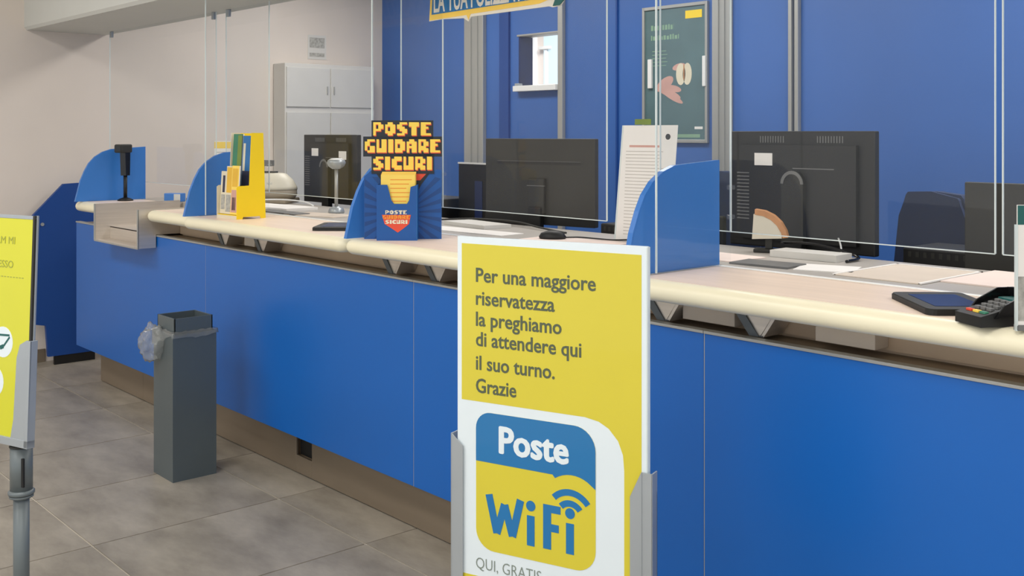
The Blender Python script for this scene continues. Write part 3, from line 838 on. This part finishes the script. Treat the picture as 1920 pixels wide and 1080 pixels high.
# black equipment standing on the desks right behind the shelf edge
def blackbox(x0, x1, y0, y1, h, label, z=.75):
    t = thing('equipment_box', label, 'equipment', ((x0 + x1) / 2, (y0 + y1) / 2, z), world=True)
    MB().box(x0, x1, y0, y1, z, z + h, .006).build('case', 'black', t)
    v = MB()
    n = max(3, int((x1 - x0) / .03))
    for k in range(n): v.box(x0 + .02 + k * (x1 - x0 - .04) / n, x0 + .032 + k * (x1 - x0 - .04) / n, y0 - .001, y0 + .001, z + h - .03, z + h - .012)
    v.build('vent', 'charcoal', t)
    return t


blackbox(-3.10, -2.80, 3.22, 3.42, .375, 'black printer box beside the wide charcoal monitor')
blackbox(-1.86, -1.60, 3.42, 3.66, .36, 'black equipment box between the two right hand monitors')
blackbox(-5.0, -4.5, 3.45, 3.7, .40, 'black equipment box behind the card display')


# ------------------------------------------------------------------ office chairs
def chair(x, y, rz, mfab, zt, label, wtop=.15, wbot=.22):
    t = thing('office_chair', label, 'chair', (x, y, 0), rotz=rz, group='staff office chairs')
    pts = []
    zb = zt - .48
    prof = [(-wbot * .9, zb), (-wbot, zb + .08), (-wbot * .98, zb + .2)] + [(-wtop * 1.1 + .0, zt - .1)] + [(-wtop + .02 - .03 * math.cos(a) + .0, zt - .05 + .05 * math.sin(a)) for a in (.3, .8, 1.3)] \
        + [(0, zt + .006)] + [(wtop - .02 + .03 * math.cos(a), zt - .05 + .05 * math.sin(a)) for a in (1.3, .8, .3)] + [(wtop * 1.1, zt - .1), (wbot * .98, zb + .2), (wbot, zb + .08), (wbot * .9, zb)]
    mb = MB().prism(prof, 'y', -.03, .03)
    bmesh.ops.bevel(mb.bm, geom=[e for e in mb.bm.edges if abs(e.verts[0].co.y - e.verts[1].co.y) < 1e-6], offset=.012, segments=2, affect='EDGES')
    mb.build('backrest', mfab, t)
    MB().box(-.24, .24, .02, .46, .46, .53, .03, 3).build('seat', mfab, t)
    MB().box(-.03, .03, -.06, -.02, .42, zt - .2, .008).box(-.03, .03, -.05, .25, .42, .46, .008).build('back_bar', 'black', t)
    for s2 in (-1, 1):
        x_ = s2 * .27
        MB().tube([(x_ * .85, .1, .45), (x_, .1, .5), (x_, .08, .68), (x_, .12, .72), (x_, .36, .72), (x_, .38, .66), (x_, .3, .5), (x_ * .85, .28, .45)], .013).build('armrest', 'black', t)
    MB().cone((0, .22, .1), (0, .22, .46), .025).build('gas_column', 'darksteel', t)
    for k in range(5):
        a = 2 * PI * k / 5 + .3
        MB().cone((0, .22, .11), (.3 * math.cos(a), .22 + .3 * math.sin(a), .075), .024, .015, 10).build('leg', 'black', t)
        MB().cone((.3 * math.cos(a) - .012, .22 + .3 * math.sin(a), .028), (.3 * math.cos(a) + .012, .22 + .3 * math.sin(a), .028), .027, n=14).build('caster', 'black2', t)
    return t


chair(-1.99, 3.92, -.35, 'navy', 1.272, 'navy blue fabric office chair between the two right hand monitors')
chair(-3.06, 4.0, .1, 'navy', 1.32, 'navy office chair half hidden by the nearest divider and monitor')

# ------------------------------------------------------------------ cabinet and notice on the end wall
cb = thing('wall_cabinet', 'tall pale grey two door cabinet against the far end wall', 'cabinet', (-7.2, 4.4, 0), world=True)
MB().box(-7.295, -7.12, 4.0, 4.80, 0, 2.03, .004).build('body', 'offwhite', cb)
for (a, b_) in ((4.01, 4.385), (4.395, 4.79)):
    for (z0, z1) in ((.06, 1.66), (1.70, 2.0)):
        dd = MB().box(-7.12, -7.108, a, b_, z0, z1, .003).build('door', 'cabdark', cb)
        MB().box(-7.108, -7.098, b_ - .03 if a < 4.2 else a + .02, b_ - .022 if a < 4.2 else a + .028, z0 + .1, z0 + .16, .002).build('handle', 'alu', dd)
nt_ = tag(MB().box(0, .004, 0, .165, 0, .19).build('wall_notice', 'greycard'), 'small grey paper notice on the end wall above the cabinet', 'notice')
nt_.location = (XW + .0, 4.30, 2.08)
nt_.data.materials[0] = M['offwhite']
MB().box(.004, .0046, .015, .15, .09, .17).build('printed_block', 'greycard', nt_)
MB().box(.004, .0046, .015, .15, .02, .05).build('printed_line', 'greycard', nt_)

# ------------------------------------------------------------------ framed poster on the blue wall
ps = thing('framed_poster', 'silver framed teal poster with hands holding an apple on the blue wall', 'poster', (-4.18, YB, 1.455), world=True)
x0, x1, z0, z1 = -4.425, -3.942, 1.455, 2.265
MB().box(x0, x1, YB - .012, YB, z0, z1).build('print', 'poster', ps)
for (a, b_, c_, d2) in ((x0 - .012, x0 + .006, z0 - .012, z1 + .012), (x1 - .006, x1 + .012, z0 - .012, z1 + .012), (x0, x1, z0 - .012, z0 + .008), (x0, x1, z1 - .008, z1 + .012)):
    MB().box(a, b_, YB - .022, YB, c_, d2, .002).build('frame_bar', 'alu', ps)
yl = YB - .0125
hand = MB()
for (cx, cz, rx, rz_, an) in ((-4.26, 1.80, .075, .035, .5), (-4.23, 1.745, .10, .022, -.35), (-4.20, 1.72, .09, .018, -.45), (-4.19, 1.77, .06, .02, -.2), (-4.15, 1.90, .05, .02, .2)):
    hand.prism([(cx + rx * math.cos(2 * PI * k / 18) * math.cos(an) - rz_ * math.sin(2 * PI * k / 18) * math.sin(an), cz + rx * math.cos(2 * PI * k / 18) * math.sin(an) + rz_ * math.sin(2 * PI * k / 18) * math.cos(an)) for k in range(18)], 'y', yl - .0004 - len(hand.bm.verts) * 1e-6, yl)
hand.build('hands_print', 'skin', ps)
for cx, r_ in ((-4.135, .036), (-4.085, .034)):
    MB().prism([(cx + r_ * math.cos(2 * PI * k / 18), 1.855 + .066 * math.sin(2 * PI * k / 18)) for k in range(18)], 'y', yl - .0012, yl).build('apple_print', 'leafcream', ps)
MB().box(-4.114, -4.106, yl - .002, yl, 1.82, 1.91).build('apple_core_print', 'tan', ps)
MB().box(-4.10, -3.975, YB - .0135, YB - .012, 2.185, 2.232).build('yellow_tag', 'holder', ps)
for k, (a, b_, z, h_) in enumerate(((-4.37, -4.19, 2.13, .035), (-4.37, -4.15, 2.07, .032))):
    mb = MB()
    x = a
    rr = random.Random(k)
    while x < b_:
        wq = rr.uniform(.008, .02); mb.box(x, min(x + wq, b_), YB - .0128, YB - .012, z, z + h_ * rr.uniform(.7, 1)); x += wq + .007
    mb.build('title_line', 'greenink', ps)
for a, b_ in ((-4.385, -4.355), (-3.962, -3.938)): MB().box(a, b_, YB - .03, YB - .012, 1.776, 1.955, .003).build('side_latch', 'white', ps)
for k in range(5):
    MB().box(-4.36, -4.25 + .01 * (k % 2), YB - .0128, YB - .012, 2.0 - k * .022, 2.004 - k * .022).build('text_line', 'greenink', ps)
MB().box(-4.03, -3.97, YB - .0128, YB - .012, 1.525, 1.54).build('small_mark', 'paper', ps)
MB().box(-4.38, -3.99, YB - .0128, YB - .012, 1.475, 1.495).build('small_print', 'greenink', ps)

# ------------------------------------------------------------------ banner hung on the screen
bnn = thing('hanging_banner', 'blue and yellow cardboard banner hung on the clear screen at top edge', 'banner', (-3.05, 2.64, 1.95), world=True)
bo = MB().prism([(-3.515, 1.960), (-3.43, 1.962), (-3.29, 1.955), (-3.26, 1.94), (-3.245, 1.957), (-2.80, 1.958), (-2.78, 1.953), (-2.74, 1.955), (-2.72, 1.975), (-2.59, 1.972), (-2.56, 1.99), (-2.56, 2.12), (-3.5, 2.12)], 'y', 2.640, 2.645).build('board', 'bannerw', bnn)
MB().prism([(-3.512, 1.963), (-3.27, 1.966), (-3.258, 1.946), (-3.245, 1.968), (-2.85, 1.972), (-2.76, 1.99), (-2.7, 2.01), (-2.60, 2.0), (-2.6, 2.118), (-3.5, 2.118)], 'y', 2.6385, 2.640).build('yellow_border', 'bannery', bo)
MB().prism([(-3.495, 1.985), (-2.90, 1.990), (-2.80, 2.03), (-2.70, 2.118), (-3.485, 2.118)], 'y', 2.637, 2.6385).build('blue_field', 'cyan', bo)
lettering('LA TUA POLIZZA AUTO', -3.48, -2.78, 1.994, .085, 2.637 - bnn.location.y + bnn.location.y, bnn, 'bannerw', .02)
MB().prism([(-2.775, 1.957), (-2.742, 1.957), (-2.70, 1.985), (-2.73, 2.0), (-2.76, 1.985)], 'y', 2.636, 2.640).build('pointer_print', 'teal', bo)
for x in (-3.4, -2.7): MB().box(x - .006, x + .006, 2.645, 2.658, 2.05, 2.075).build('mounting_tab', 'white', bnn)

# ------------------------------------------------------------------ things on the shelf and worktops
# tall white notice on a clear stand
nr = math.atan2(.0, 1)
ns = thing('notice_stand', 'tall white printed notice leaning on a clear stand left of the nearest divider', 'notice', (-2.79, 2.98, 1.096), rotz=.12, rotx=-.06)
sh = MB().prism([(-.0, 0), (.245, 0), (.262, .435), (.02, .435)], 'y', 0, .004).build('sheet', 'paper', ns)
MB().prism([(-.006, -.0), (.0, 0), (.02, .435), (.014, .435)], 'y', -.001, .006).build('stand_edge', 'edge', ns)
MB().box(.0, .25, .004, .05, 0, .004).build('stand_foot', 'acrylic', ns)
MB().prism([(.0, .004), (.05, .004), (.012, .22), (.008, .22)], 'x', .10, .16).build('stand_strut', 'acrylic', ns)
tl = MB(); rr = random.Random(3)
for k in range(26):
    z = .335 - k * .0125
    if z < .02: break
    tl.box(.035, .215 - rr.uniform(0, .05), -.0004, 0, z, z + .0028)
tl.build('text_lines', 'faintline', sh)
MB().box(.05, .19, -.0004, 0, .352, .360).build('heading_line', 'skin', sh)
MB().prism([(.222 + .011 * math.cos(2 * PI * k / 16), .392 + .011 * math.sin(2 * PI * k / 16)) for k in range(16)], 'y', -.0005, 0).build('dark_seal', 'charcoal', sh)
MB().box(.075, .145, -.006, -.0005, .44 - .003, .458).build('yellow_tab', 'leafolive', ns)

# black barcode scanner on stand
s_ = thing('barcode_scanner', 'black barcode scanner upright on its stand beside the far left divider', 'scanner', (-6.27, 2.46, 1.1), rotz=.6)
MB().lathe([(.045, 0), (.045, .006), (.03, .014), (.012, .02)], (0, 0, 0), 24).build('base', 'black', s_)
MB().cone((0, 0, .015), (0, 0, .15), .011).build('stem', 'black', s_)
MB().prism([(-.02, .15), (.02, .15), (.024, .30), (-.028, .30)], 'x', -.018, .018).build('grip', 'black2', s_)
hd = MB().box(-.026, .026, -.075, .035, .285, .335, .008).build('head', 'charcoal', s_)
MB().box(-.02, .02, -.077, -.074, .293, .326).build('scan_window', 'black2', hd)

# pale notice in clear holder near the scanner
t = thing('small_notice', 'small white notice with an orange heading in a clear holder', 'notice', (-6.1, 3.0, 1.0925), rotz=.75)
MB().box(-.055, .055, 0, .002, .01, .36).build('sheet', 'paper', t)
MB().box(-.055, .055, -.0012, 0, .315, .355).build('orange_heading', 'leafyellow', t)
tx = MB()
for k in range(4): tx.box(-.04, .03, -.0008, 0, .20 + k * .03, .203 + k * .03)
tx.build('text_lines', 'greycard', t)
MB().box(-.062, .062, .003, .005, 0, .18).box(-.062, .062, -.03, .03, 0, .004).build('clear_holder', 'acrylic', t)
MB().box(-.0635, -.0615, -.001, .006, 0, .18).box(.0615, .0635, -.001, .006, 0, .18).box(-.062, .062, -.001, .006, .178, .181).build('holder_edge', 'alu', t)

# small blue box beside the scanner
t = thing('small_blue_box', 'small blue and grey box on the shelf right of the scanner', 'box', (-6.12, 2.70, 1.0925), rotz=.6)
MB().box(-.055, .055, -.03, .03, 0, .05, .004).build('case', 'divblue', t)
MB().box(.012, .054, -.031, -.029, .004, .046).build('grey_front', 'offwhite', t)
# flat grey tray behind the steel one
t = thing('document_tray', 'flat grey document tray on the shelf behind the steel pass tray', 'tray', (-5.77, 2.80, 1.0925), rotz=.05)
MB().box(-.16, .16, -.11, .11, 0, .004, .001).build('base', 'offwhite', t)
MB().box(-.16, .16, .107, .11, .004, .03).box(-.16, -.157, -.11, .107, .004, .03).box(.157, .16, -.11, .107, .004, .03).build('rim', 'grey', t)

# rounded beige device
t = thing('receipt_printer', 'rounded beige and grey desk device behind the yellow leaflet holder', 'printer', (-5.66, 3.07, 1.0925), rotz=.55)
MB().box(-.16, .16, -.09, .09, 0, .03, .008).build('base', 'beigedark', t)
MB().lathe([(.17, 0), (.182, .02), (.18, .05)], (0, 0, .03), 32, 1, .6).build('lower_body', 'beigedark', t)
MB().lathe([(.184, 0), (.18, .018), (.155, .055), (.115, .09), (.09, .095)], (0, 0, .08), 32, 1, .6).build('hood', 'beige', t)
MB().box(-.09, .05, -.03, .03, .17, .185, .005).build('top_slot', 'charcoal', t)
MB().box(-.10, .03, -.02, .02, .215, .25, .004).box(-.06, -.03, -.01, .01, .18, .216).build('paper_knob', 'grey', t)

# webcam / silver lamp in front of the left monitor
t = thing('silver_desk_lamp', 'small silver round headed desk lamp before the left monitor', 'lamp', (-4.69, 2.93, 1.0925))
MB().lathe([(.04, 0), (.042, .008), (.036, .025), (.016, .034)], (0, 0, 0), 24).build('base', 'silver', t)
MB().cone((0, 0, .03), (0, 0, .23), .009).build('stem', 'alu', t)
MB().lathe([(.02, 0), (.040, .014), (.048, .032), (.043, .046), (.02, .054)], (0, 0, .225), 24).build('head', 'silver', t)
MB().lathe([(.043, 0), (.026, .009)], (0, 0, .2705), 24).build('head_cap', 'white', t)

# dark pads and card readers
def pad(loc, rz, label, n=1):
    t = thing('signature_pad', label, 'pad', loc, rotz=rz, group='signature pads')
    MB().prism(rrect(-.13, .13, -.085, .085, (.02,) * 4, 4), 'z', 0, .012).build('body', 'black', t)
    MB().prism(rrect(-.128, .128, -.083, .083, (.02,) * 4, 4), 'z', .012, .0145).build('rim', 'charcoal', t)
    MB().box(-.085, .09, -.055, .055, .0145, .0155).build('screen', 'navyprint', t)
    return t


pad((-1.19, 2.38, 1.1), -.75, 'black signature pad with blue screen beside the card terminal')
pad((-3.86, 2.42, 1.1), -.75, 'black signature pad on the worktop left of the card display')
t = thing('card_terminal', 'black card payment terminal with raised privacy hood at the right edge', 'terminal', (-1.005, 2.265, 1.1), rotz=-.5)
MB().prism([(-.085, 0), (.09, 0), (.09, .045), (.03, .05), (-.05, .03), (-.085, .022)], 'x', -.042, .042).build('body', 'black', t)
for s2 in (-1, 1):
    MB().prism([(-.055, .018), (.09, .03), (.088, .058), (.06, .068), (.02, .068), (-.03, .045)], 'x', s2 * .045 - .002, s2 * .045 + .002).build('hood_side', 'black2', t)
MB().prism([(.045, .05), (.09, .045), (.09, .060), (.045, .069)], 'x', -.045, .045).build('hood_top', 'black2', t)
key = MB()
for i in range(3):
    for j in range(4): key.box(-.026 + i * .019, -.012 + i * .019, -.05 + j * .016, -.04 + j * .016, .02, .036 + j * .004, .001)
key.build('keypad', 'grey', t)
for k, mm in enumerate(('letterred', 'letter', 'leafgreen')):
    MB().box(-.03 + k * .022, -.012 + k * .022, -.068, -.058, .024, .0305, .001).build('function_key', mm, t)
MB().box(-.032, .032, .012, .045, .044, .0505, .001).build('display', 'teal', t)
MB().tube([(.0, .09, .02), (.02, .14, .01), (.08, .19, .008), (.14, .26, .006)], .004).build('cable', 'black', t)

# leaflet holder at the very right edge
t = thing('clear_leaflet_stand', 'tall white leaflet stand with a teal top cut off at the right edge', 'holder', (-.945, 2.195, 1.1), rotz=.85)
MB().box(.0, .11, 0, .004, .012, .255).build('sheet', 'paper', t)
MB().box(.0, .11, -.0006, 0, .215, .254).build('teal_heading', 'teal', t)
MB().box(.0, .11, -.0006, 0, .02, .11).build('mottled_print', 'greycard', t)
MB().box(-.003, .113, -.002, .012, 0, .012, .001).build('base_strip', 'grey', t)
MB().box(-.003, .0, -.002, .008, 0, .215).build('clear_edge', 'edge', t)


# papers, trays and cables on the grey shelf
def paper(name, label, loc, rz, a, b_, m='paper', h=.003, cat='paper', lines=0, group='papers on the grey shelf'):
    t = thing(name, label, cat, loc, rotz=rz, group=group)
    MB().box(-a / 2, a / 2, -b_ / 2, b_ / 2, 0, h).build('sheets', m, t)
    if lines:
        l = MB()
        for k in range(lines): l.box(-a * .4, a * .35, -b_ * .4 + k * b_ * .8 / lines, -b_ * .4 + k * b_ * .8 / lines + .003, h, h + .0003)
        l.build('text_lines', 'greycard', t)
    return t


Z = 1.0925
paper('paper_sheet', 'pinkish open folder on the shelf near the card terminal', (-1.27, 2.98, Z), .0, .30, .33, 'paperpink', .004)
tt = paper('desk_blotter', 'tan card blotter with white edges left of the pinkish folder', (-1.56, 2.90, Z), .0, .26, .36, 'papertan', .003, cat='blotter')
MB().box(-.135, -.125, -.18, .18, .001, .005).box(.125, .135, -.18, .18, .001, .005).box(-.135, .135, .17, .18, .001, .005).build('white_edge', 'paper', tt)
paper('paper_sheet', 'white paper sheet on the shelf before the right monitor', (-1.78, 2.83, Z), .35, .17, .15, 'paper', .003)
paper('grey_booklet', 'dark grey booklet lying left of the white paper sheet', (-1.96, 2.78, Z), .1, .2, .12, 'grey', .006, cat='booklet')
paper('paper_sheet', 'pinkish white sheet right of the nearest divider', (-2.2, 2.84, Z), -.05, .26, .18, 'paperpink', .003)
paper('document_tray', 'pale grey stack of documents in front of the right monitor', (-1.97, 3.03, Z), .05, .24, .10, 'offwhite', .022, cat='documents')
paper('paper_sheet', 'long white sheet on the shelf under the wide monitor', (-3.45, 2.80, Z), .08, .5, .13, 'paper', .003)
paper('paper_sheet', 'pale pink sheet on the shelf right of the card display', (-2.86, 2.82, Z), .15, .42, .22, 'paperpink', .002)
paper('paper_stack', 'loose stack of white papers below the wide monitor', (-3.62, 2.98, Z), -.1, .32, .14, 'offwhite', .016)
paper('paper_stack', 'white paper stack between leaflet holder and left monitor', (-5.2, 2.86, Z), .1, .5, .2, 'paper', .014)
paper('grey_booklet', 'flat grey booklet on the shelf beside the silver lamp', (-4.9, 2.73, Z), .0, .42, .09, 'grey', .006, cat='booklet')
paper('paper_sheet', 'cream sheet on the shelf behind the yellow leaflet holder', (-4.62, 2.80, Z), .2, .36, .18, 'papertan', .002)

t = thing('tape_dispenser', 'pale tape dispenser with a tan wooden curve before the right monitor', 'dispenser', (-2.165, 3.08, Z), rotz=.5)
MB().box(-.05, .05, -.03, .03, 0, .012, .003).box(-.012, .012, -.012, .012, .012, .05, .002).build('foot', 'charcoal', t)
q = [(-.055, .045), (-.05, .12)] + [(-.05 + .10 * math.sin(a), .035 + .095 * math.cos(a)) for a in (0, .3, .6, .9, 1.2)] + [(.045, .05)]
MB().prism(q, 'y', -.022, .022).build('body', 'beige', t)
q = [(-.045 + r_ * math.sin(a), .035 + r_ * math.cos(a)) for r_, seq in ((.112, (0, .3, .6, .9, 1.2, 1.4)), (.094, (1.4, 1.2, .9, .6, .3, 0))) for a in seq]
MB().prism(q, 'y', -.026, .026).build('wooden_curve', 'tan', t)

t = thing('black_mouse', 'black computer mouse with cable on the shelf behind the front sign', 'mouse', (-2.98, 2.83, Z + .002), rotz=.6)
MB().lathe([(.034, 0), (.036, .008), (.03, .022), (.014, .031)], (0, 0, 0), 20, 1.5, 1).build('shell', 'black', t)
MB().tube([(.05, 0, .006), (.1, .03, .005), (.16, 0, .005), (.24, -.04, .005), (.30, -.02, .005)], .0028).build('cable', 'black', t)


def cable(label, pts, m='charcoal', r=.004):
    t = thing('cable', label, 'cable', pts[0], group='loose cables')
    MB().tube([(p[0] - pts[0][0], p[1] - pts[0][1], p[2] - pts[0][2]) for p in pts], r).build('cord', m, t)


cable('white cable looping over papers right of the yellow leaflet holder', [(-5.35, 2.72, Z + .004), (-5.45, 2.85, Z + .03), (-5.38, 2.98, Z + .035), (-5.2, 3.03, Z + .03), (-5.0, 2.98, Z + .02)], 'white')
cable('dark cable on the shelf left of the white notice stand', [(-3.1, 3.02, Z + .004), (-3.3, 3.06, Z + .01), (-3.5, 3.1, Z + .02), (-3.75, 3.07, Z + .02), (-3.9, 2.95, Z + .012)])
cable('black cable tangled under the right hand monitor', [(-2.15, 3.13, Z + .03), (-2.0, 3.13, Z + .035), (-1.84, 3.10, Z + .01), (-1.82, 3.0, Z + .005)], 'black2', .005)
cable('white cable rising behind the shelf under the right monitor', [(-1.93, 3.15, Z + .004), (-1.95, 3.18, Z + .03), (-1.99, 3.23, Z + .05)], 'white', .003)
